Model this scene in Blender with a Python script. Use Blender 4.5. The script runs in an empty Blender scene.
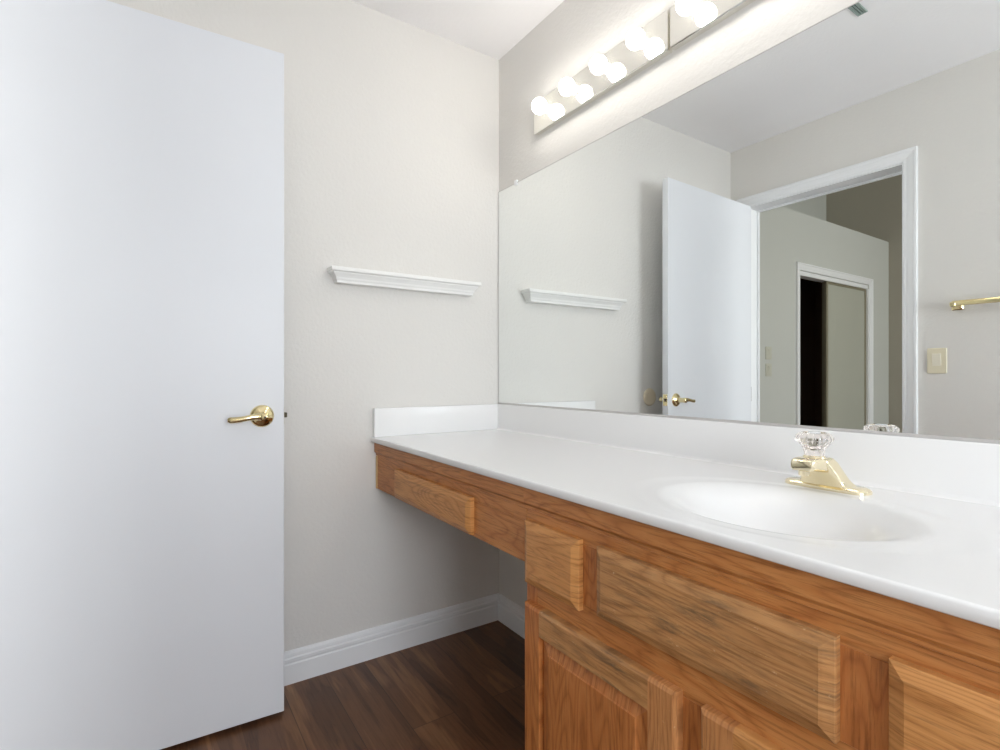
import bpy, bmesh, math, random
from mathutils import Vector, Matrix
random.seed(7)
SC = bpy.context.scene
COL = SC.collection
PI = math.pi

# ------------------------------------------------------------------ camera, world, lights, exposure
CAMX, CAMY, CAMZ, YAW, FPX, CYPX = 1.9102, -1.2645, 1.0577, 33.6194, 523.79, 376.17
cam = bpy.data.cameras.new('camera'); camo = bpy.data.objects.new('camera', cam); COL.objects.link(camo)
camo.location = (CAMX, CAMY, CAMZ)
camo.rotation_euler = (PI/2, 0, math.radians(90 - YAW))
cam.sensor_fit = 'HORIZONTAL'; cam.sensor_width = 36.0
cam.lens = FPX / 1000 * 36.0
cam.shift_y = (CYPX - 375) / 1000
cam.clip_start = 0.02
SC.camera = camo

SC.view_settings.view_transform = 'Standard'
SC.view_settings.look = 'None'
SC.view_settings.gamma = 1.0
SC.view_settings.use_curve_mapping = False
SC.view_settings.exposure = 0.45
SC.cycles.use_denoising = True
SC.cycles.max_bounces = 14
SC.cycles.diffuse_bounces = 8
SC.cycles.glossy_bounces = 8
SC.cycles.transmission_bounces = 10
SC.cycles.sample_clamp_indirect = 8.0
SC.cycles.caustics_refractive = False

world = bpy.data.worlds.new('sky'); SC.world = world; world.use_nodes = True
wn = world.node_tree.nodes; wl = world.node_tree.links
sky = wn.new('ShaderNodeTexSky'); sky.sky_type = 'NISHITA'
sky.sun_elevation = math.radians(50); sky.sun_disc = False
wl.new(sky.outputs[0], wn['Background'].inputs[0]); wn['Background'].inputs[1].default_value = 0.12

def area(name, loc, target, sx, sy, power, col):
    l = bpy.data.lights.new(name, 'AREA'); l.shape = 'RECTANGLE'; l.size = sx; l.size_y = sy
    l.energy = power; l.color = col
    o = bpy.data.objects.new(name, l); COL.objects.link(o); o.location = loc
    o.rotation_euler = (Vector(target) - Vector(loc)).to_track_quat('-Z', 'Z').to_euler()
    return o
BATH_FILL_POWER = 61.0
HALL_FILL_POWER = 84.0
BULB = 17.0
# added fill lamps behind the unseen, made-up bathroom and bedroom windows
area('bathroom_fill', (3.42, -1.06, 1.32), (0.0, -1.06, 1.20), 0.95, 1.70, BATH_FILL_POWER, (0.91, 0.955, 1.0))
area('bedroom_fill', (3.75, -3.6, 1.60), (-0.45, -3.9, 1.2), 1.6, 1.4, HALL_FILL_POWER, (1.0, 1.0, 0.975))

# ------------------------------------------------------------------ node materials
def S(r, g, b):
    f = lambda c: (c/255/12.92) if c/255 <= 0.04045 else ((c/255+0.055)/1.055)**2.4
    return (f(r), f(g), f(b), 1.0)
def mat(name):
    m = bpy.data.materials.new(name); m.use_nodes = True
    nt = m.node_tree; return m, nt, nt.nodes, nt.links, nt.nodes['Principled BSDF']
def math_node(N, L, op, a, b=None, clamp=False):
    n = N.new('ShaderNodeMath'); n.operation = op; n.use_clamp = clamp
    for i, v in enumerate((a, b)):
        if v is None: continue
        if isinstance(v, (int, float)): n.inputs[i].default_value = v
        else: L.new(v, n.inputs[i])
    return n.outputs[0]
def ramp(N, L, fac, stops):
    r = N.new('ShaderNodeValToRGB'); e = r.color_ramp.elements
    while len(e) < len(stops): e.new(0.5)
    for el, (p, c) in zip(e, stops): el.position = p; el.color = c
    L.new(fac, r.inputs[0]); return r.outputs[0]
def mix(N, L, fac, a, b, mode='MIX'):
    n = N.new('ShaderNodeMix'); n.data_type = 'RGBA'; n.blend_type = mode
    if isinstance(fac, (int, float)): n.inputs[0].default_value = fac
    else: L.new(fac, n.inputs[0])
    for i, v in ((6, a), (7, b)):
        if isinstance(v, tuple): n.inputs[i].default_value = v
        else: L.new(v, n.inputs[i])
    return n.outputs[2]
def noise(N, L, vec, scale, detail=3, rough=0.5, dist=0.0):
    n = N.new('ShaderNodeTexNoise'); n.inputs['Scale'].default_value = scale
    n.inputs['Detail'].default_value = detail; n.inputs['Roughness'].default_value = rough
    n.inputs['Distortion'].default_value = dist
    if vec is not None: L.new(vec, n.inputs['Vector'])
    return n.outputs['Fac']
def mapping(N, L, vec, scale, loc=(0, 0, 0)):
    m = N.new('ShaderNodeMapping'); m.inputs['Scale'].default_value = scale; m.inputs['Location'].default_value = loc
    L.new(vec, m.inputs['Vector']); return m.outputs[0]
def bump(N, L, B, h, strength, dist=0.01):
    b = N.new('ShaderNodeBump'); b.inputs['Strength'].default_value = strength; b.inputs['Distance'].default_value = dist
    L.new(h, b.inputs['Height']); L.new(b.outputs[0], B.inputs['Normal'])

def plain(name, col, rough=0.5, metal=0.0, spec=0.5, mottling=0.02, bumpy=0.0, bscale=60):
    m, nt, N, L, B = mat(name)
    tc = N.new('ShaderNodeTexCoord').outputs['Object']
    f = noise(N, L, tc, 3.0, 2)
    c2 = tuple(max(0, min(1, c*(1-mottling*2))) for c in col[:3]) + (1,)
    L.new(mix(N, L, f, col, c2), B.inputs['Base Color'])
    B.inputs['Roughness'].default_value = rough; B.inputs['Metallic'].default_value = metal
    B.inputs['Specular IOR Level'].default_value = spec
    if bumpy: bump(N, L, B, noise(N, L, tc, bscale, 4, 0.6), bumpy, 0.004)
    return m

def oak(name, axis, light, mid, dark, wear=0.0, rings=20.0):
    """plain-sawn oak: contour lines of a stretched noise give the cathedral figure, fine streaks the pores"""
    m, nt, N, L, B = mat(name)
    tc = N.new('ShaderNodeTexCoord').outputs['Object']
    oi = N.new('ShaderNodeObjectInfo').outputs['Random']
    off = math_node(N, L, 'MULTIPLY', oi, 23.0)
    va = N.new('ShaderNodeVectorMath'); va.operation = 'ADD'; L.new(tc, va.inputs[0])
    cb = N.new('ShaderNodeCombineXYZ'); [L.new(off, cb.inputs[i]) for i in range(3)]
    L.new(cb.outputs[0], va.inputs[1]); v = va.outputs[0]
    sc = {'x': (1.6, 0.3, 11), 'z': (11, 0.3, 1.6)}[axis]
    f = noise(N, L, mapping(N, L, v, sc), 1.0, 2, 0.4, 0.25)
    s = math_node(N, L, 'FRACT', math_node(N, L, 'MULTIPLY', f, rings))
    sc2 = {'x': (14, 5, 260), 'z': (260, 5, 14)}[axis]
    pores = noise(N, L, mapping(N, L, v, sc2), 1.0, 4, 0.7)
    sc3 = {'x': (3.0, 1, 60), 'z': (60, 1, 3.0)}[axis]
    streak = noise(N, L, mapping(N, L, v, sc3), 1.0, 3, 0.6)
    base = ramp(N, L, s, [(0.0, dark), (0.16, mid), (0.55, light), (0.86, mid), (1.0, dark)])
    base = mix(N, L, 0.55, ramp(N, L, streak, [(0.3, mid), (0.68, light)]), base)
    pr = ramp(N, L, pores, [(0.36, (0.42, 0.36, 0.30, 1)), (0.50, (1, 1, 1, 1))])
    base = mix(N, L, 0.55, base, pr, 'MULTIPLY')
    big = noise(N, L, v, 5.0, 2)
    base = mix(N, L, 0.35, base, ramp(N, L, big, [(0.35, (0.78, 0.74, 0.70, 1)), (0.65, (1, 1, 1, 1))]), 'MULTIPLY')
    if wear:
        sc4 = {'x': (9, 1, 60), 'z': (60, 1, 9)}[axis]
        w = noise(N, L, mapping(N, L, v, sc4), 1.0, 5, 0.75, 0.4)
        patch = noise(N, L, v, 6.5, 2)
        wf = math_node(N, L, 'MULTIPLY', ramp(N, L, w, [(0.47, (0, 0, 0, 1)), (0.66, (1, 1, 1, 1))]),
                       ramp(N, L, patch, [(0.40, (0, 0, 0, 1)), (0.62, (1, 1, 1, 1))]))
        base = mix(N, L, math_node(N, L, 'MULTIPLY', wf, wear), base, S(92, 74, 56))
        sp = noise(N, L, mapping(N, L, v, {'x': (90, 20, 150), 'z': (150, 20, 90)}[axis]), 1.0, 2, 0.6)
        base = mix(N, L, math_node(N, L, 'MULTIPLY', ramp(N, L, sp, [(0.70, (0, 0, 0, 1)), (0.77, (1, 1, 1, 1))]), 0.45), base, S(226, 198, 158))
    L.new(base, B.inputs['Base Color'])
    B.inputs['Roughness'].default_value = 0.42; B.inputs['Specular IOR Level'].default_value = 0.4
    bump(N, L, B, pores, 0.22, 0.002)
    return m

M = {}
M['wall'] = plain('painted_wall', S(223, 221, 217), 0.75, spec=0.25, bumpy=0.45, bscale=75)
M['ceiling'] = plain('painted_ceiling', S(243, 242, 243), 0.85, spec=0.2, bumpy=0.25, bscale=70)
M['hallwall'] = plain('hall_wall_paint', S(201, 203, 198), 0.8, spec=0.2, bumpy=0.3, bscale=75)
M['hallshaded'] = plain('hall_far_wall_shaded', S(172, 167, 154), 0.85, spec=0.2, bumpy=0.3, bscale=75)  # hall paint darkened: the far wall's grazing-light shade is in the colour
M['white'] = plain('white_paint', S(238, 240, 242), 0.38, spec=0.45)
M['doorwhite'] = plain('door_paint', S(224, 227, 232), 0.42, spec=0.4)
M['shelfwhite'] = plain('shelf_paint', S(238, 238, 236), 0.4)
M['marble'] = plain('cultured_marble', S(236, 236, 236), 0.22, spec=0.4, mottling=0.01)
M['brass'] = plain('polished_brass', S(236, 220, 172), 0.15, metal=1.0)
M['palebrass'] = plain('pale_brass', S(250, 238, 206), 0.12, metal=1.0)
M['chrome'] = plain('warm_chrome', S(250, 248, 240), 0.07, metal=0.94)
M['steel'] = plain('channel_steel', S(204, 201, 199), 0.35, metal=0.2)
M['darkmetal'] = plain('dark_metal', S(70, 62, 50), 0.35, metal=0.8)
M['bronze'] = plain('bronze_frame', S(150, 145, 124), 0.35, metal=0.4)
M['switchgrey'] = plain('grey_switch_plastic', S(196, 196, 182), 0.45)
M['ivory'] = plain('ivory_rocker', S(236, 230, 212), 0.35)
M['almond'] = plain('almond_plastic', S(226, 218, 192), 0.4)
M['ventgrey'] = plain('vent_paint', S(150, 165, 158), 0.5)
M['ventdark'] = plain('vent_slot', S(70, 82, 78), 0.7)
M['closet'] = plain('closet_interior', S(110, 90, 74), 0.7)  # dark base colour stands in for the closet being unlit
M['panel'] = plain('closet_door_panel', S(178, 179, 167), 0.45)
M['bumper'] = plain('bumper_rubber', S(222, 210, 186), 0.5)
M['toekick'] = plain('toe_kick_paint', S(70, 45, 28), 0.6)
OL, OM, OD = S(198, 136, 78), S(184, 117, 61), S(150, 86, 39)
M['oak_x'] = oak('oak_horizontal', 'x', OL, OM, OD)
M['oak_z'] = oak('oak_vertical', 'z', S(194, 127, 71), S(180, 109, 56), S(144, 80, 37))
M['oak_drawer'] = oak('oak_drawer_front', 'x', S(208, 150, 92), S(194, 134, 74), S(160, 100, 50), rings=26)
M['oak_worn'] = oak('oak_worn_front', 'x', S(196, 146, 94), S(178, 126, 76), S(146, 98, 56), wear=0.8)
M['oak_worn_z'] = oak('oak_worn_stile', 'z', S(200, 142, 90), S(184, 124, 74), S(150, 96, 54), wear=0.6)
M['scribe'] = plain('scribe_moulding', S(206, 172, 124), 0.5)

def glass_mat():
    m, nt, N, L, B = mat('crystal_acrylic')
    B.inputs['Base Color'].default_value = (1.0, 0.945, 0.91, 1); B.inputs['Roughness'].default_value = 0.02
    B.inputs['Transmission Weight'].default_value = 1.0; B.inputs['IOR'].default_value = 1.49
    return m
M['crystal'] = glass_mat()
def mirror_mat():
    m, nt, N, L, B = mat('mirror_silvering')
    B.inputs['Base Color'].default_value = (0.925, 0.95, 0.945, 1); B.inputs['Metallic'].default_value = 1.0
    B.inputs['Roughness'].default_value = 0.0
    return m
M['mirror'] = mirror_mat()
def pane_mat():
    m, nt, N, L, B = mat('added_window_glass')
    t = N.new('ShaderNodeBsdfTransparent'); g = N.new('ShaderNodeBsdfGlossy'); g.inputs['Roughness'].default_value = 0.02
    x = N.new('ShaderNodeMixShader'); x.inputs[0].default_value = 0.06
    L.new(t.outputs[0], x.inputs[1]); L.new(g.outputs[0], x.inputs[2])
    L.new(x.outputs[0], N['Material Output'].inputs[0]); return m
M['pane'] = pane_mat()
def bulb_mat():
    m, nt, N, L, B = mat('lit_globe_bulb')
    e = N.new('ShaderNodeEmission'); e.inputs[0].default_value = (1.0, 0.955, 0.89, 1); e.inputs[1].default_value = BULB
    L.new(e.outputs[0], N['Material Output'].inputs[0]); return m
M['bulb'] = bulb_mat()
def floor_mat():
    m, nt, N, L, B = mat('dark_laminate_planks')
    tc = N.new('ShaderNodeTexCoord').outputs['Object']
    br = N.new('ShaderNodeTexBrick')
    br.inputs['Scale'].default_value = 1.0; br.inputs['Brick Width'].default_value = 1.22; br.inputs['Row Height'].default_value = 0.142
    br.inputs['Mortar Size'].default_value = 0.0012; br.inputs['Mortar Smooth'].default_value = 0.1; br.offset = 0.37
    br.inputs['Color1'].default_value = (0, 0, 0, 1); br.inputs['Color2'].default_value = (1, 1, 1, 1); br.inputs['Mortar'].default_value = (0.5, 0.5, 0.5, 1)
    L.new(mapping(N, L, tc, (1, 1, 1), (0.31, 0.045, 0)), br.inputs['Vector'])
    idv = br.outputs['Color']
    cb = N.new('ShaderNodeCombineXYZ'); k = math_node(N, L, 'MULTIPLY', idv, 9.0); L.new(k, cb.inputs[0]); L.new(k, cb.inputs[1])
    va = N.new('ShaderNodeVectorMath'); va.operation = 'ADD'; L.new(tc, va.inputs[0]); L.new(cb.outputs[0], va.inputs[1]); v = va.outputs[0]
    f = noise(N, L, mapping(N, L, v, (1.1, 9, 9)), 1.0, 4, 0.55, 0.5)
    g = noise(N, L, mapping(N, L, v, (6, 120, 120)), 1.0, 4, 0.65)
    rings = math_node(N, L, 'FRACT', math_node(N, L, 'MULTIPLY', f, 9.0))
    c = ramp(N, L, f, [(0.30, S(52, 33, 23)), (0.45, S(92, 61, 40)), (0.56, S(118, 80, 53)), (0.72, S(168, 124, 84))])
    c = mix(N, L, 0.35, c, ramp(N, L, rings, [(0, S(62, 40, 27)), (0.3, S(124, 86, 58)), (1, S(96, 64, 43))]))
    c = mix(N, L, 0.5, c, ramp(N, L, g, [(0.34, (0.5, 0.46, 0.42, 1)), (0.55, (1, 1, 1, 1))]), 'MULTIPLY')
    c = mix(N, L, 0.6, c, ramp(N, L, idv, [(0, (0.72, 0.68, 0.66, 1)), (1, (1, 1, 1, 1))]), 'MULTIPLY')
    c = mix(N, L, math_node(N, L, 'MULTIPLY', br.outputs['Fac'], 0.55), c, S(34, 22, 16))
    L.new(c, B.inputs['Base Color']); B.inputs['Roughness'].default_value = 0.36; B.inputs['Specular IOR Level'].default_value = 0.4
    bump(N, L, B, g, 0.1, 0.002)
    return m
M['floor'] = floor_mat()

# ------------------------------------------------------------------ mesh helpers (world coordinates, then moved under the parent)
def bm_box(bm, x0, x1, y0, y1, z0, z1, bev=0.0, seg=2):
    b = bmesh.new(); bmesh.ops.create_cube(b, size=1)
    for v in b.verts: v.co = Vector(((x0+x1)/2 + v.co.x*(x1-x0), (y0+y1)/2 + v.co.y*(y1-y0), (z0+z1)/2 + v.co.z*(z1-z0)))
    if bev: bmesh.ops.bevel(b, geom=b.edges[:], offset=bev, segments=seg, profile=0.5, affect='EDGES')
    join(bm, b)
def join(bm, b):
    me = bpy.data.meshes.new('t'); b.to_mesh(me); b.free(); bm.from_mesh(me); bpy.data.meshes.remove(me)
def box(*a, **k):
    bm = bmesh.new(); bm_box(bm, *a, **k); return bm
def loft(rings, cap=True, closed=True):
    bm = bmesh.new(); R = [[bm.verts.new(p) for p in r] for r in rings]; n = len(R[0])
    for a, b in zip(R, R[1:]):
        for i in range(n if closed else n-1):
            bm.faces.new((a[i], a[(i+1) % n], b[(i+1) % n], b[i]))
    if cap: bm.faces.new(R[0][::-1]); bm.faces.new(R[-1])
    bmesh.ops.recalc_face_normals(bm, faces=bm.faces[:]); return bm
def lathe(prof, n=32, center=(0, 0, 0), axis='z'):
    """prof: (radius, height) pairs"""
    rings = []
    for r, h in prof:
        ring = []
        for i in range(n):
            a = 2*PI*i/n; c, s = math.cos(a)*max(r, 1e-5), math.sin(a)*max(r, 1e-5)
            p = {'z': (c, s, h), 'y': (c, h, s), 'x': (h, c, s)}[axis]
            ring.append(Vector(p) + Vector(center))
        rings.append(ring)
    return loft(rings)
def rrect(cx, cy, w, d, rad, n=6):
    """rounded rectangle in 2D, centred"""
    pts = []; rad = min(rad, w/2*0.999, d/2*0.999)
    for sx, sy, a0 in ((1, 1, 0), (-1, 1, PI/2), (-1, -1, PI), (1, -1, 3*PI/2)):
        for i in range(n+1):
            a = a0 + PI/2*i/n
            pts.append((cx + sx*(w/2-rad) + rad*math.cos(a), cy + sy*(d/2-rad) + rad*math.sin(a)))
    return pts
def extrude_profile(pts, axis, a, b):
    """closed 2D profile (two remaining axes in order) swept from a to b along axis"""
    def P(p, t): return {'x': (t, p[0], p[1]), 'y': (p[0], t, p[1]), 'z': (p[0], p[1], t)}[axis]
    return loft([[P(p, a) for p in pts], [P(p, b) for p in pts]])
def obj(name, bm, m, parent=None, smooth=None, loc=None):
    """one mesh object; vertices are given in the parent's frame when loc is None and parent has a rotation, else in the world"""
    base = Vector((0, 0, 0))
    if parent is not None and loc is None:
        base = parent['_base'] if '_base' in parent.keys() else (0, 0, 0); base = Vector(base)
    elif loc is not None: base = Vector(loc)
    for v in bm.verts: v.co -= base
    me = bpy.data.meshes.new(name); bm.to_mesh(me); bm.free(); me.materials.append(m)
    o = bpy.data.objects.new(name, me); COL.objects.link(o)
    if parent is not None: o.parent = parent
    elif loc is not None: o.location = loc
    if smooth is not None:
        me.polygons.foreach_set('use_smooth', [True]*len(me.polygons))
        me.set_sharp_from_angle(angle=math.radians(smooth))
    return o
BASES = []
def thing(name, loc, label=None, cat=None, group=None, kind=None, rotz=0.0):
    o = bpy.data.objects.new(name, None); COL.objects.link(o); o.location = loc; o.rotation_euler = (0, 0, rotz)
    o.empty_display_size = 0.05
    if rotz == 0.0: o['_base'] = loc; BASES.append(o)
    return tag(o, label, cat, group, kind)
def tag(o, label=None, cat=None, group=None, kind=None):
    if label: o['label'] = label
    if cat: o['category'] = cat
    if group: o['group'] = group
    if kind: o['kind'] = kind
    return o
def struct(name, bm, m, label=None, smooth=None, cat=None):
    return tag(obj(name, bm, m, smooth=smooth), label, cat, None, 'structure')
def copy_tree(o, parent=None):
    c = o.copy(); COL.objects.link(c)
    if parent is not None: c.parent = parent
    for ch in list(o.children):
        copy_tree(ch, c)
    return c

# ------------------------------------------------------------------ room shell
H = 2.44; W = 1.732; WB = 1.847; XR = 3.15; HH = 3.6
OX0, OX1, OZ = 0.112, 0.890, 2.069          # doorway, clear opening
struct('floor', box(-1.2, 3.7, -5.5, 0.12, -0.06, 0.0), M['floor'])
struct('ceiling', box(-0.1, XR+0.1, -W, 0.1, H, H+0.06), M['ceiling'])
struct('wall_left', box(-0.1, 0.0, -W, 0.1, 0.0, H), M['wall'])
struct('wall_front', box(0.0, XR+0.1, 0.0, 0.1, 0.0, H), M['wall'])
bm = bmesh.new()
JT = 0.018
bm_box(bm, -1.15, OX0-JT, -WB, -W, 0, HH); bm_box(bm, OX1+JT, 3.65, -WB, -W, 0, HH); bm_box(bm, OX0-JT, OX1+JT, -WB, -W, OZ+JT, HH)
struct('wall_back', bm, M['wall'])
# right wall with an opening for the added bathroom window
wy0, wy1, wz0, wz1 = -1.56, -0.56, 0.45, 2.15
bm = bmesh.new()
bm_box(bm, XR, XR+0.1, -W, wy0, 0, H); bm_box(bm, XR, XR+0.1, wy1, 0, 0, H)
bm_box(bm, XR, XR+0.1, wy0, wy1, 0, wz0); bm_box(bm, XR, XR+0.1, wy0, wy1, wz1, H)
struct('wall_right', bm, M['wall'])
w1 = thing('added_window_1', (XR, -1.06, wz0), kind='structure')  # made-up window out of view, lets the bathroom fill lamp in
def window(parent, x0, x1, y0, y1, z0, z1):  # frame and pane of an added window
    f = 0.05; bm = bmesh.new()
    bm_box(bm, x0, x1, y0, y0+f, z0, z1, 0.004); bm_box(bm, x0, x1, y1-f, y1, z0, z1, 0.004)
    bm_box(bm, x0, x1, y0+f, y1-f, z0, z0+f, 0.004); bm_box(bm, x0, x1, y0+f, y1-f, z1-f, z1, 0.004)
    bm_box(bm, x0, x1, (y0+y1)/2-0.02, (y0+y1)/2+0.02, z0+f, z1-f, 0.004)
    obj('added_window_frame', bm, M['white'], parent)
    obj('pane', box((x0+x1)/2-0.002, (x0+x1)/2+0.002, y0+f-0.003, y1-f+0.003, z0+f-0.003, z1-f+0.003), M['pane'], parent)
window(w1, XR+0.02, XR+0.08, wy0, wy1, wz0, wz1)

# baseboards with two grooves
def base_profile(sign=1):
    t = [(0, 0), (0.015, 0), (0.015, 0.066), (0.0125, 0.070), (0.0125, 0.073), (0.0145, 0.077), (0.0145, 0.086), (0.0105, 0.090), (0.0105, 0.093), (0.0095, 0.101), (0.006, 0.107), (0, 0.110)]
    return [(sign*a, b) for a, b in t]
struct('baseboard_left', extrude_profile(base_profile(1), 'y', -W+0.0005, -0.0005), M['white'])
struct('baseboard_front', extrude_profile([(-a, b) for a, b in base_profile()], 'x', 0.015, 0.957), M['white'])
struct('baseboard_back', extrude_profile([(-W+a, b) for a, b in base_profile()], 'x', OX1+0.07, XR), M['white'])

# bathroom door frame: jambs, stops and mitred casing
fr = thing('trim_1', (OX1, -W, 0), kind='structure')
bm = bmesh.new()
bm_box(bm, OX0-JT, OX0, -WB, -W, 0, OZ+JT); bm_box(bm, OX1, OX1+JT, -WB, -W, 0, OZ+JT); bm_box(bm, OX0, OX1, -WB, -W, OZ, OZ+JT)
obj('jamb', bm, M['white'], fr)
bm = bmesh.new(); sy0, sy1 = -WB+0.001, -WB+0.016
bm_box(bm, OX0, OX0+0.011, sy0, sy1, 0, OZ, 0.002); bm_box(bm, OX1-0.011, OX1, sy0, sy1, 0, OZ, 0.002); bm_box(bm, OX0+0.011, OX1-0.011, sy0, sy1, OZ-0.011, OZ, 0.002)
obj('door_stop', bm, M['white'], fr)
def casing(x0, x1, z, w, face, out, horiz='x'):
    """mitred casing round an opening x0..x1 up to z; profile is thick at the outside; face = wall plane, out = direction it stands proud"""
    prof = [(0.0, 0.006), (0.006, 0.010), (0.016, 0.010), (0.022, 0.012), (w-0.016, 0.014), (w-0.010, 0.018), (w-0.002, 0.018), (w, 0.015), (w, 0.0), (0.0, 0.0)]
    path = [(x0, 0, -1, 0), (x0, z, -1, 1), (x1, z, 1, 1), (x1, 0, 1, 0)]
    rings = []
    for (px, pz, dx, dz) in path:
        ring = []
        for a, t in prof:
            u, vv = px + dx*a, pz + dz*a
            d = face + out*t
            ring.append((u, d, vv) if horiz == 'x' else (d, u, vv))
        rings.append(ring)
    return loft(rings)
obj('casing', casing(OX0-0.005, OX1+0.005, OZ+0.005, 0.058, -W, 1), M['white'], fr)
obj('casing', casing(OX0-0.005, OX1+0.005, OZ+0.005, 0.058, -WB, -1), M['white'], fr)
bm = bmesh.new(); bm_box(bm, OX1-0.002, OX1+0.0005, -W-0.032, -W-0.004, 0.905, 0.962, 0.0005, 1)
obj('strike_plate', bm, M['darkmetal'], fr)
obj('hinge_leaf', box(OX0-0.0005, OX0+0.002, -W-0.036, -W-0.004, 0.906, 0.994, 0.0005, seg=1), M['darkmetal'], fr)

# the open door, built in its own frame: local y runs from hinge to free edge, local x is the visible face at 0
DA = math.radians(1.98); DWID, DZ0, DZ1, DT = 0.788, 0.0127, 2.064, 0.035
door = thing('door_1', (0.149, -1.708, 0), kind='structure', rotz=-DA)
def dobj(name, bm, m, smooth=None, parent=door): return obj(name, bm, m, parent, smooth, loc=(0, 0, 0))
tag(door, 'plain white flush door standing open on the left with a brass lever', 'door')
dobj('leaf', box(-DT, 0, 0, DWID, DZ0, DZ1, 0.0015, 1), M['doorwhite'])
KY, KZ = 0.7246, 0.936
def lever(sign, x0):
    bm = lathe([(0.0, 0), (0.034, 0), (0.034, 0.003), (0.031, 0.007), (0.024, 0.011), (0.015, 0.013), (0.012, 0.016), (0.012, 0.045), (0.0135, 0.050), (0.0125, 0.060), (0.008, 0.064), (0.0, 0.065)], 36)
    for v in bm.verts: v.co = Vector((x0 + sign*v.co.z, KY + v.co.x, KZ + v.co.y))
    rings = []
    for t in range(17):
        u = t/16; y = 0.004 - 0.101*u; off = 0.052 + 0.004*math.sin(u*PI) - 0.006*u*u
        hh = 0.0125 - 0.005*math.sin(min(1, u*1.6)*PI/2) + 0.0015*u; tt = 0.009 - 0.0035*u
        if t == 16: hh *= 0.6; tt *= 0.6
        z = KZ - 0.006*u*u + 0.002*math.sin(u*PI*2)
        rings.append([(x0 + sign*(off + tt*math.cos(2*PI*i/14)), KY + y, z + hh*math.sin(2*PI*i/14)) for i in range(14)])
    h = dobj('door_handle', bm, M['brass'], 40)
    obj('lever', loft(rings), M['brass'], h, 50, loc=(0, 0, 0))
    bb = lathe([(0.0, 0), (0.0035, 0), (0.0035, 0.0008), (0.0, 0.0008)], 12)
    for v in bb.verts: v.co = Vector((x0 + sign*(v.co.z + 0.0648), KY + v.co.x, KZ + v.co.y))
    obj('lock_button', bb, M['darkmetal'], h, 40, loc=(0, 0, 0))
lever(1, 0.0); lever(-1, -DT)
lt = dobj('latch_plate', box(-DT/2-0.0125, -DT/2+0.0125, DWID-0.001, DWID+0.0012, KZ-0.029, KZ+0.029, 0.0006, 1), M['brass'])
bb = box(-DT/2-0.006, -DT/2+0.008, DWID+0.001, DWID+0.011, KZ-0.008, KZ+0.008, 0.002, 1)
for v in bb.verts:
    if v.co.y > DWID+0.006 and v.co.x < -DT/2: v.co.y -= 0.006
obj('latch_bolt', bb, M['darkmetal'], lt, loc=(0, 0, 0))
for hz, hm in ((0.22, 'white'), (0.95, 'darkmetal'), (1.83, 'white')):
    bm = bmesh.new(); bm_box(bm, -DT+0.002, -0.004, -0.0018, 0.0, hz-0.044, hz+0.044, 0.0005, 1)
    join(bm, lathe([(0.0, hz-0.046), (0.0055, hz-0.044), (0.0055, hz+0.044), (0.0, hz+0.047)], 14, (-DT-0.004, -0.004, 0)))
    dobj('hinge', bm, M[hm], 40)

# ------------------------------------------------------------------ bedroom seen through the doorway in the mirror
XC = -0.45; CZ = 2.49; CY0, CY1, CTOP = -3.455, -4.825, 1.985; YF = -5.30
bm = bmesh.new()
bm_box(bm, XC-0.1, XC, CY0, -WB, 0, CZ); bm_box(bm, XC-0.1, XC, YF, CY1, 0, CZ); bm_box(bm, XC-0.1, XC, CY1, CY0, CTOP, CZ)
bm_box(bm, -1.07, XC-0.1, YF, -WB, CZ-0.08, CZ)
struct('wall_closet', bm, M['hallwall'])
bm = bmesh.new()
bm_box(bm, -1.07, -1.05, CY1-0.2, CY0+0.2, 0.001, CZ-0.08); bm_box(bm, -1.05, XC-0.1, CY1-0.2, CY1-0.18, 0.001, CZ-0.08); bm_box(bm, -1.05, XC-0.1, CY0+0.18, CY0+0.2, 0.001, CZ-0.08)
bm_box(bm, -1.05, XC-0.1, CY1-0.18, CY0+0.18, CZ-0.10, CZ-0.08)
struct('wall_closet_interior', bm, M['closet'])
struct('wall_upper', box(-1.15, -1.07, YF, -WB, 0, HH), M['hallwall'])
struct('wall_far', box(-1.15, 3.65, YF-0.1, YF, 0, HH), M['hallshaded'])
struct('ceiling_bedroom', box(-1.15, 3.65, YF-0.1, -WB, HH, HH+0.06), M['hallwall'])
by0, by1, bz0, bz1 = -4.45, -2.75, 0.85, 2.25
bm = bmesh.new()
bm_box(bm, 3.55, 3.65, YF, by0, 0, HH); bm_box(bm, 3.55, 3.65, by1, -WB, 0, HH)
bm_box(bm, 3.55, 3.65, by0, by1, 0, bz0); bm_box(bm, 3.55, 3.65, by0, by1, bz1, HH)
struct('wall_bedroom', bm, M['hallwall'])
w2 = thing('added_window_2', (3.6, -3.6, bz0), kind='structure')  # unseen window added for the bedroom fill lamp
window(w2, 3.57, 3.63, by0, by1, bz0, bz1)
t2 = thing('trim_2', (XC, CY0, 0), kind='structure')
obj('casing', casing(CY1-0.0, CY0+0.0, CTOP, 0.062, XC, 1, 'y'), M['white'], t2)
obj('header_track', box(XC-0.09, XC-0.01, CY1, CY0, 1.945, CTOP, 0.003), M['white'], t2)
obj('jamb', box(XC-0.1, XC, CY1, CY1+0.012, 0, 1.945), M['white'], t2)
obj('jamb', box(XC-0.1, XC, CY0-0.012, CY0, 0, 1.945), M['white'], t2)
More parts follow.
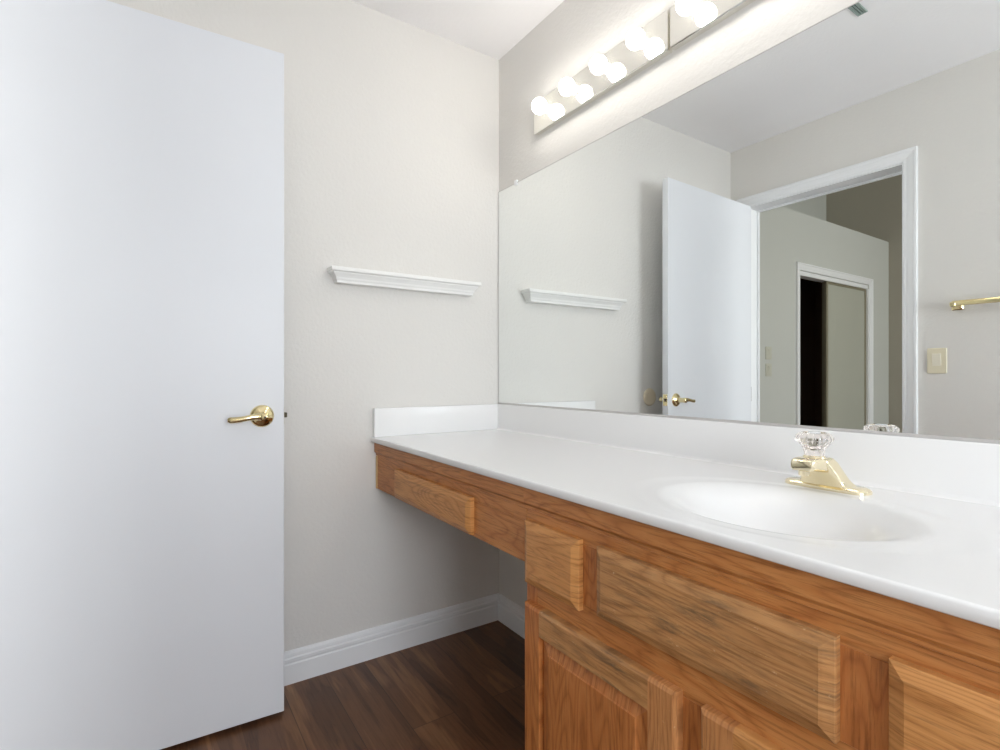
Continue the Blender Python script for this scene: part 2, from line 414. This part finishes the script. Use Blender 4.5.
def slider(y0, y1, x, nm):
    d = thing(nm, (x, (y0+y1)/2, 0), kind='structure')
    bm = bmesh.new()
    bm_box(bm, x-0.012, x+0.012, y0, y0+0.03, 0.01, 1.944, 0.003); bm_box(bm, x-0.012, x+0.012, y1-0.03, y1, 0.01, 1.944, 0.003)
    bm_box(bm, x-0.012, x+0.012, y0+0.03, y1-0.03, 0.01, 0.05, 0.003); bm_box(bm, x-0.012, x+0.012, y0+0.03, y1-0.03, 1.92, 1.944, 0.003)
    obj('door_frame', bm, M['bronze'], d)
    obj('door_panel', box(x-0.006, x+0.006, y0+0.028, y1-0.028, 0.048, 1.922), M['panel'], d)
slider(CY1+0.012, -3.985, XC-0.03, 'door_2'); slider(CY1+0.012, -4.02, XC-0.066, 'door_3')

def wall_switch(name, c, normal, label, w=0.072, h=0.116, group=None, mt='almond'):
    """c = centre on the wall, normal: '+y' or '+x'"""
    t = thing(name, c, label, 'light switch', group)
    def put(bm):
        for v in bm.verts:
            x, y, z = v.co
            v.co = Vector((c[0] + x, c[1] + y, c[2] + z)) if normal == '+y' else Vector((c[0] + y, c[1] - x, c[2] + z))
        return bm
    def plate(w_, h_, d0, d1, rad, bevel):
        a = rrect(0, 0, w_, h_, rad, 4); b = rrect(0, 0, w_-bevel*2, h_-bevel*2, max(rad-bevel, 0.001), 4)
        return loft([[(p[0], d0, p[1]) for p in a], [(p[0], d1-bevel, p[1]) for p in a], [(p[0], d1, p[1]) for p in b]])
    obj('plate', put(plate(w, h, 0, 0.006, 0.005, 0.002)), M[mt], t)
    bm = plate(0.033, 0.067, 0.004, 0.0085, 0.002, 0.001)
    for v in bm.verts: v.co.y += (v.co.z/0.033)*0.0035 if v.co.y > 0.006 else 0
    obj('rocker', put(bm), M['ivory' if mt == 'almond' else mt], t)
    for s in (-1, 1):
        bm = lathe([(0, 0.005), (0.0032, 0.005), (0.0032, 0.0068), (0, 0.0070)], 12, (0, 0, s*0.048), 'y')
        obj('screw', put(bm), M[mt], t)
    return t
wall_switch('light_switch', (1.024, -W, 1.128), '+y', 'almond rocker light switch on the wall right of the bathroom doorway, seen in the mirror')
wall_switch('light_switch', (XC, -2.96, 1.247), '+x', 'upper of two small switches beside the closet through the doorway', 0.085, 0.105, mt='switchgrey')
wall_switch('light_switch', (XC, -2.96, 1.108), '+x', 'lower of two small switches beside the closet through the doorway', 0.085, 0.105, mt='switchgrey')

# ------------------------------------------------------------------ countertop with integral oval sink
ZC = 0.829; D = 0.5785; X1 = 1.872; TH = 0.0185
SX, SY = 1.408, -0.338; A, Bb = 0.212, 0.172
ct = thing('vanity_countertop', (0.93, -0.29, ZC), 'long white cultured marble countertop with backsplash, side splash and oval sink', 'countertop')
def boundary(ang):
    c, s = math.cos(ang), math.sin(ang)
    x0, x1, y0, y1 = 0.0005, X1, -D+0.004, -0.0005
    t = 1e9
    if c > 1e-9: t = min(t, (x1-SX)/c)
    if c < -1e-9: t = min(t, (x0-SX)/c)
    if s > 1e-9: t = min(t, (y1-SY)/s)
    if s < -1e-9: t = min(t, (y0-SY)/s)
    return (SX + c*t, SY + s*t)
angs = sorted([2*PI*i/128 for i in range(128)] + [math.atan2(cy-SY, cx-SX) % (2*PI) for cx in (0.0005, X1) for cy in (-D+0.004, -0.0005)])
def ell(k, z, ax=A, by=Bb): return [(SX + ax*k*math.cos(a), SY + by*k*math.sin(a), z) for a in angs]
def ellang(a, ax, by, z):
    # ellipse point lying on the ray at angle a
    r = 1/math.sqrt((math.cos(a)/ax)**2 + (math.sin(a)/by)**2)
    return (SX + r*math.cos(a), SY + r*math.sin(a), z)
bm = bmesh.new()
rings = [[boundary(a) + (ZC,) for a in angs]]
def bowl(k):
    if k >= 1.04: return 0.0
    return -0.100*(0.5 + 0.5*math.cos(PI*k/1.04))**0.85
def ridge(a):                       # shallow shaped recess round the bowl
    t = max(0.0, min(1.0, (a - 0.245)/0.045)); return -0.0014*(1 - t*t*(3-2*t))
for i in range(0, 9):
    a_ = 0.295 - i*0.00625
    rings.append([ellang(a, a_, 0.2115 - i*0.0024, ZC + ridge(a_)) for a in angs])
KS = 1.05
rings.append([ellang(a, A*KS, Bb*KS, ZC-0.0014) for a in angs])
R = [[bm.verts.new(p) for p in r] for r in rings]; n = len(angs)
for a, b in zip(R, R[1:]):
    for i in range(n): bm.faces.new((a[i], a[(i+1) % n], b[(i+1) % n], b[i]))
# rounded front edge and underside
prof = [(-D+0.004, ZC), (-D+0.002, ZC-0.0005), (-D+0.0005, ZC-0.002), (-D, ZC-0.004), (-D, ZC-TH+0.002), (-D+0.002, ZC-TH), (-D+0.06, ZC-TH)]
P0 = [bm.verts.new((0.0005, y, z)) for y, z in prof]; P1 = [bm.verts.new((X1, y, z)) for y, z in prof]
for i in range(len(prof)-1): bm.faces.new((P0[i], P1[i], P1[i+1], P0[i+1]))
q = [bm.verts.new(p) for p in ((X1, -D+0.004, ZC), (X1, -0.0005, ZC), (X1, -0.0005, ZC-TH), (X1, -D+0.003, ZC-TH))]; bm.faces.new(q)
bmesh.ops.recalc_face_normals(bm, faces=bm.faces[:])
obj('slab', bm, M['marble'], ct, 60)
rings = []
for i in range(0, 40):
    k = KS*(1 - i/39)
    rings.append([ellang(a, max(A*k, 0.020), max(Bb*k, 0.020), ZC - 0.0014 + bowl(max(k, 0.05))) for a in angs])
b2 = loft(rings, cap=False)
for f in b2.faces:
    if f.normal.z < 0: f.normal_flip()
obj('sink_basin', b2, M['marble'], ct, 80)
obj('drain', lathe([(0.0, -0.004), (0.026, -0.004), (0.027, -0.001), (0.024, 0.001), (0.017, 0.0), (0.0, -0.001)], 24, (SX, SY, ZC-0.1005)), M['brass'], ct, 40)
def splash(name, x0, x1, y0, y1):
    o = box(x0, x1, y0, y1, ZC-0.0006, 0.9373, 0.004, 3); return obj(name, o, M['marble'], ct, 40)
cove = [(-0.0005, ZC-0.0006), (-0.0005, 0.9373), (-0.0185, 0.9373), (-0.0202, 0.9366), (-0.021, 0.9348), (-0.021, ZC+0.009)]
cove += [(-0.030 + 0.009*math.cos(t*PI/12), ZC + 0.009 - 0.009*math.sin(t*PI/12)) for t in range(1, 7)] + [(-0.0302, ZC-0.0006)]
obj('backsplash', extrude_profile(cove, 'x', 0.0206, X1), M['marble'], ct, 50)
splash('side_splash', 0.0005, 0.0205, -D+0.007, -0.0005)

# ------------------------------------------------------------------ vanity: knee-space drawer unit and sink cabinet
YF0 = -0.556                   # face of the frames
ZT = ZC - TH                   # underside of the slab
def raised_front(x0, x1, z0, z1, th=0.019, lip=0.017, drop=0.008):
    """drawer front with a broad chamfered edge and softened corners"""
    def ring(i, y): return [(x0+i, y, z0+i), (x1-i, y, z0+i), (x1-i, y, z1-i), (x0+i, y, z1-i)]
    return loft([ring(0, YF0), ring(0, YF0-th+drop), ring(0.0015, YF0-th+drop-0.0015), ring(lip-0.004, YF0-th+0.0014), ring(lip, YF0-th)])
def strip(x0, x1):
    """moulded strip under the slab"""
    y = YF0
    return extrude_profile([(y+0.001, ZT), (y-0.008, ZT), (y-0.009, ZT-0.002), (y-0.009, ZT-0.037), (y-0.006, ZT-0.041), (y-0.003, ZT-0.044), (y-0.003, ZT-0.050), (y+0.001, ZT-0.052)], 'x', x0, x1)
AZ0 = 0.634
ap = thing('vanity_drawer_unit', (0.48, YF0, AZ0), 'shallow oak drawer unit bridging the open knee space next to the left wall', 'drawer unit')
def frame_bits(parent, bits):
    for nm, mt, (x0, x1, z0, z1) in bits: obj(nm, box(x0, x1, YF0, YF0+0.019, z0, z1, 0.0008, 1), M[mt], parent)
XA0, XA1 = 0.012, 0.9545
frame_bits(ap, [('top_rail', 'oak_x', (XA0, XA1, 0.728, ZT-0.0005)), ('bottom_rail', 'oak_x', (XA0, XA1, AZ0, 0.650)),
                ('stile', 'oak_x', (XA0, 0.222, 0.650, 0.728)), ('stile', 'oak_x', (0.702, XA1, 0.650, 0.728))])
obj('trim_strip', strip(0.001, XA1), M['oak_x'], ap)
obj('scribe_moulding', box(0.001, XA0, YF0-0.004, YF0+0.017, AZ0, ZT-0.052, 0.002), M['scribe'], ap)
obj('drawer_front', raised_front(0.207, 0.722, 0.640, 0.738), M['oak_drawer'], ap)
bm = bmesh.new()
bm_box(bm, 0.222, 0.234, YF0+0.0195, -0.06, 0.653, 0.72); bm_box(bm, 0.690, 0.702, YF0+0.0195, -0.06, 0.653, 0.72)
bm_box(bm, 0.234, 0.690, -0.072, -0.06, 0.653, 0.72); bm_box(bm, 0.234, 0.690, YF0+0.0195, -0.072, 0.656, 0.662)
obj('drawer_box', bm, M['oak_x'], ap)
obj('back_rail', box(0.001, XA1, -0.022, -0.0015, 0.70, ZT-0.0005), M['oak_x'], ap)

CX0, CX1, CZ0 = 0.955, 1.840, 0.10
cab = thing('vanity_sink_cabinet', (1.397, YF0, 0), 'honey oak sink cabinet with raised panel doors and worn drawer fronts', 'cabinet')
bm = bmesh.new()
bm_box(bm, CX0, CX0+0.016, YF0+0.0195, -0.0015, 0.0, ZT-0.0005); bm_box(bm, CX1-0.016, CX1, YF0+0.0195, -0.0015, 0.0, ZT-0.0005)
bm_box(bm, CX0+0.016, CX1-0.016, YF0+0.0195, -0.0015, CZ0, CZ0+0.016); bm_box(bm, CX0+0.016, CX1-0.016, -0.012, -0.0015, CZ0+0.016, ZT-0.16)
obj('carcass', bm, M['oak_z'], cab)
frame_bits(cab, [('top_rail', 'oak_x', (CX0, CX1, 0.726, ZT-0.0005)), ('mid_rail', 'oak_x', (CX0+0.038, CX1-0.038, 0.545, 0.607)), ('bottom_rail', 'oak_x', (CX0+0.038, CX1-0.038, CZ0, CZ0+0.05)),
                 ('stile', 'oak_z', (CX0, CX0+0.038, CZ0, 0.726)), ('stile', 'oak_z', (CX1-0.038, CX1, CZ0, 0.726)),
                 ('stile', 'oak_z', (1.130, 1.202, 0.607, 0.726)), ('stile', 'oak_z', (1.592, 1.668, 0.607, 0.726)), ('stile', 'oak_z', (1.362, 1.430, CZ0+0.05, 0.545))])
obj('trim_strip', strip(XA1, CX1), M['oak_x'], cab)
obj('toe_kick', box(CX0+0.016, CX1-0.016, YF0+0.075, YF0+0.09, 0.0, CZ0), M['toekick'], cab)
tag(obj('drawer_front', raised_front(0.962, 1.141, 0.597, 0.736), M['oak_drawer'], cab), 'small square drawer front at the left end')
tag(obj('false_front', raised_front(1.190, 1.604, 0.607, 0.738), M['oak_worn'], cab), 'wide weathered false front below the sink')
tag(obj('drawer_front', raised_front(1.659, 1.836, 0.600, 0.737), M['oak_drawer'], cab), 'small drawer front at the right end')
def cabinet_door(x0, x1, z0, z1, label, worn):
    th = 0.019; y0 = YF0; y1 = YF0-th; sw = 0.056
    d = thing_part = bpy.data.objects.new('door', None); COL.objects.link(d); d.parent = cab
    d.location = Vector(((x0+x1)/2, YF0, z0)) - Vector(cab['_base']); d['_base'] = ((x0+x1)/2, YF0, z0); BASES.append(d); d['label'] = label
    def bar(nm, m, pts, inner):   # pts: outline (x,z) of a mitre-less rail or stile
        x_0, x_1, z_0, z_1 = pts
        e = 0.004
        def ring(i, y): return [(x_0 + (i if 'l' in inner else 0), y, z_0 + (i if 'b' in inner else 0)), (x_1 - (i if 'r' in inner else 0), y, z_0 + (i if 'b' in inner else 0)),
                                (x_1 - (i if 'r' in inner else 0), y, z_1 - (i if 't' in inner else 0)), (x_0 + (i if 'l' in inner else 0), y, z_1 - (i if 't' in inner else 0))]
        obj(nm, loft([ring(0, y0), ring(0, y1+0.006), ring(0.0015, y1+0.003), ring(0.005, y1+0.001), ring(0.007, y1)]), M[m], d)
    bar('stile', 'oak_worn_z' if worn else 'oak_z', (x0, x0+sw, z0, z1), 'lbt'); bar('stile', 'oak_worn_z', (x1-sw, x1, z0, z1), 'rbt')
    bar('rail', 'oak_worn' if not worn else 'oak_drawer', (x0+sw, x1-sw, z1-sw, z1), 't'); bar('rail', 'oak_x', (x0+sw, x1-sw, z0, z0+sw), 'b')
    a, b, c, e = x0+sw-0.004, x1-sw+0.004, z0+sw-0.004, z1-sw+0.004
    def ring(i, y): return [(a+i, y, c+i), (b-i, y, c+i), (b-i, y, e-i), (a+i, y, e-i)]
    obj('panel', loft([ring(0, y0), ring(0, y1+0.0125), ring(0.0085, y1+0.0125), ring(0.0095, y1+0.0095), ring(0.031, y1+0.0035), ring(0.0325, y1+0.0012), ring(0.035, y1+0.001)]), M['oak_z'], d)
    return d
cabinet_door(0.967, 1.374, 0.125, 0.556, 'left raised panel door', False)
cabinet_door(1.417, 1.826, 0.125, 0.556, 'right raised panel door', True)

# ------------------------------------------------------------------ faucet
FX, FY = 1.386, -0.112
fa = thing('faucet', (FX, FY, ZC), 'polished brass single handle faucet with clear crystal knob behind the sink', 'faucet')
ZB = ZC - 0.0004
bm = loft([[(FX+p[0], FY+p[1], ZB+z) for p in rrect(0, 0, 0.162-2*i, 0.054-2*i, 0.027-i, 8)] for z, i in ((0, 0), (0.005, 0), (0.0085, 0.003), (0.0105, 0.008))])
obj('base_plate', bm, M['palebrass'], fa, 40)
rings = []
for z, w, d, cy_ in ((0.009, 0.104, 0.046, 0.0), (0.014, 0.090, 0.045, -0.002), (0.022, 0.079, 0.045, -0.007), (0.033, 0.070, 0.047, -0.014), (0.045, 0.062, 0.049, -0.022), (0.056, 0.055, 0.050, -0.030), (0.063, 0.049, 0.048, -0.037), (0.067, 0.042, 0.040, -0.041)):
    rings.append([(FX+p[0], FY+p[1], ZB+z) for p in rrect(0, cy_, w, d, 0.010, 6)])
obj('body', loft(rings), M['palebrass'], fa, 45)
rings = []
for y, zt, zb, w in ((-0.020, 0.0655, 0.036, 0.050), (-0.042, 0.0665, 0.038, 0.050), (-0.062, 0.0680, 0.041, 0.048), (-0.080, 0.0680, 0.0445, 0.045), (-0.092, 0.0675, 0.0450, 0.043), (-0.099, 0.0662, 0.0445, 0.041), (-0.102, 0.0635, 0.0465, 0.038)):
    rings.append([(FX+p[0], FY+y, ZB+p[1]) for p in rrect(0, (zt+zb)/2, w, zt-zb, 0.006, 5)])
obj('spout', loft(rings), M['palebrass'], fa, 45)
obj('aerator', lathe([(0.0, 0.0), (0.010, 0.0), (0.0105, 0.002), (0.0105, 0.012), (0, 0.012)], 20, (FX, FY-0.088, ZB+0.035)), M['palebrass'], fa, 40)
KX, KY2 = FX, FY-0.050
ZK = ZB + 0.0045
obj('collar', lathe([(0.0, 0.056), (0.020, 0.056), (0.0205, 0.063), (0.019, 0.0655), (0.0175, 0.067), (0.0, 0.067)], 28, (KX, KY2, ZK)), M['palebrass'], fa, 40)
# fluted acrylic knob
rings = []
for r, z, fl in ((0.0005, 0.066, 0), (0.0165, 0.0662, 0), (0.0180, 0.070, 0.05), (0.0195, 0.078, 0.07), (0.0225, 0.085, 0.09), (0.0285, 0.091, 0.10), (0.0335, 0.097, 0.10), (0.0345, 0.102, 0.10), (0.0315, 0.108, 0.09), (0.0255, 0.1115, 0.05), (0.0235, 0.1120, 0.02), (0.0215, 0.1105, 0), (0.0005, 0.1105, 0)):
    rings.append([(KX + r*(1 - fl*(0.5+0.5*math.cos(8*2*PI*i/64)))*math.cos(2*PI*i/64), KY2 + r*(1 - fl*(0.5+0.5*math.cos(8*2*PI*i/64)))*math.sin(2*PI*i/64), ZK+z) for i in range(64)])
kn = tag(obj('handle', loft(rings), M['crystal'], fa, 35), 'clear crystal knob')
obj('index_cap', lathe([(0.0, 0.1106), (0.012, 0.1106), (0.0125, 0.1118), (0.011, 0.1128), (0.0, 0.1131)], 24, (KX, KY2, ZK)), M['white'], kn, 40, loc=fa['_base'])

# ------------------------------------------------------------------ wall mirror
MX0, MX1, MZ0, MZ1 = 0.006, 1.866, 0.9405, 1.858
mi = thing('wall_mirror', ((MX0+MX1)/2, 0, MZ0), 'large frameless plate mirror above the vanity counter', 'mirror')
obj('glass', box(MX0, MX1, -0.006, -0.0008, MZ0, MZ1, 0.0008, 1), M['mirror'], mi)
obj('bottom_channel', extrude_profile([(-0.0003, MZ0-0.0025), (-0.0085, MZ0-0.0025), (-0.0085, MZ0+0.003), (-0.0070, MZ0+0.003), (-0.0070, MZ0-0.001), (-0.0003, MZ0-0.001)], 'x', MX0, MX1), M['steel'], mi)
bm = bmesh.new()
bm_box(bm, MX0-0.002, MX0, -0.0068, -0.0004, MZ0, MZ1); bm_box(bm, MX0-0.002, MX1, -0.0068, -0.0004, MZ1, MZ1+0.0022)
obj('edge_strip', bm, M['steel'], mi)
bm = bmesh.new(); bm_box(bm, 0.128, 0.146, -0.0095, -0.0005, MZ1-0.008, MZ1+0.013, 0.002, 2)
obj('mirror_clip', bm, M['white'], mi, 40)

# ------------------------------------------------------------------ vanity light bars
def light_bar(x0, label):
    L0, L1 = 0.0, 0.636; FD = 0.022
    zc = 2.063; z0, z1 = 2.002, 2.121
    t = thing('vanity_light_bar', (x0, 0, zc), label, 'light fixture', 'globe bulb light bars above the mirror')
    prof = [(-0.0008, z0), (-FD+0.003, z0), (-FD, z0+0.003), (-FD, z1-0.003), (-FD+0.003, z1), (-0.0008, z1)]
    obj('backplate', extrude_profile(prof, 'x', x0+L0, x0+L1), M['chrome'], t)
    for k in range(4):
        bx = x0 + 0.087 + 0.1550*k
        s = obj('socket', lathe([(0.0, 0), (0.017, 0), (0.0165, -0.004), (0.0115, -0.006), (0.0105, -0.016), (0, -0.016)], 20, (bx, -FD-0.0002, zc), 'y'), M['steel'], t, 40)
        pr = [(0.0, -0.012), (0.0085, -0.012)]
        R_ = 0.0285; c0 = -0.041
        for i in range(3, 25):
            a = PI*i/24*0.98 + 0.06; pr.append((R_*math.sin(a) if i < 24 else 0.0, c0 + R_*math.cos(a)))
        obj('bulb', lathe(pr, 28, (bx, -FD-0.0002, zc), 'y'), M['bulb'], t, 60)
    return t
light_bar(0.281, 'left light bar of four lit globe bulbs above the mirror, next to the corner')
light_bar(0.926, 'right light bar of lit globe bulbs, running out of the top of the photo')

# ------------------------------------------------------------------ small moulding shelf on the left wall
sh = thing('wall_shelf', (0, -0.43, 1.39), 'narrow white crown moulding shelf on the left wall', 'shelf')
prof = [(0.040, 1.392), (0.041, 1.400), (0.044, 1.404), (0.046, 1.411), (0.051, 1.418), (0.056, 1.424), (0.057, 1.428), (0.064, 1.430), (0.066, 1.433), (0.066, 1.440), (0.065, 1.4415)]
rings = []
for e, z in prof:
    k = (0.066 - e)
    rings.append([(0.0006, -0.742 + k, z), (e, -0.742 + k, z), (e, -0.130 - k, z), (0.0006, -0.130 - k, z)])
obj('moulding', loft(rings), M['shelfwhite'], sh)
obj('shelf_board', box(0.0006, 0.0655, -0.7415, -0.1305, 1.4412, 1.4445, 0.0008, 1), M['shelfwhite'], sh)

# door bumper on the wall behind the door
db = obj('door_bumper', lathe([(0.0, 0.0006), (0.047, 0.0006), (0.048, 0.003), (0.045, 0.008), (0.036, 0.011), (0.030, 0.009), (0.014, 0.008), (0.0, 0.008)], 36, (0, -0.985, 0.945), 'x'), M['bumper'], None, 40)
tag(db, 'round beige wall bumper on the left wall behind the open door, seen in the mirror', 'door bumper')

# towel bar on the wall opposite the mirror
tb = thing('towel_bar', (1.39, -W, 1.365), 'square brass towel bar on the wall opposite, seen in the mirror', 'towel bar')
for bx in (1.098, 1.690):
    bm = loft([[(bx+p[0], -W+y, 1.372+p[1]) for p in rrect(0, 0, s, s, 0.004, 3)] for y, s in ((0.0004, 0.042), (0.006, 0.042), (0.010, 0.034), (0.018, 0.024), (0.040, 0.020), (0.064, 0.021), (0.068, 0.020), (0.070, 0.016))])
    obj('bracket', bm, M['brass'], tb, 30)
obj('rail', box(1.098, 1.690, -W+0.049, -W+0.068, 1.365, 1.387, 0.002), M['brass'], tb, 30)

# slim ceiling vent
cv = thing('ceiling_vent', (1.015, -0.86, H), 'slim grey slotted ceiling vent, its end seen at the top of the mirror', 'vent')
bm = bmesh.new(); x0, x1, y0, y1 = 0.998, 1.032, -1.0, -0.72
bm_box(bm, x0, x0+0.005, y0, y1, H-0.006, H-0.0005, 0.001, 1); bm_box(bm, x1-0.005, x1, y0, y1, H-0.006, H-0.0005, 0.001, 1)
bm_box(bm, x0+0.005, x1-0.005, y0, y0+0.006, H-0.006, H-0.0005, 0.001, 1); bm_box(bm, x0+0.005, x1-0.005, y1-0.006, y1, H-0.006, H-0.0005, 0.001, 1)
obj('frame', bm, M['ventgrey'], cv)
obj('backing', box(x0+0.005, x1-0.005, y0+0.006, y1-0.006, H-0.002, H-0.0005), M['ventdark'], cv)
for k in range(3):
    xx = x0+0.0085+k*0.0085
    obj('louver', box(xx-0.0022, xx+0.0022, y0+0.006, y1-0.006, H-0.005, H-0.002), M['ventgrey'], cv)

for o in BASES:
    if '_base' in o.keys(): del o['_base']
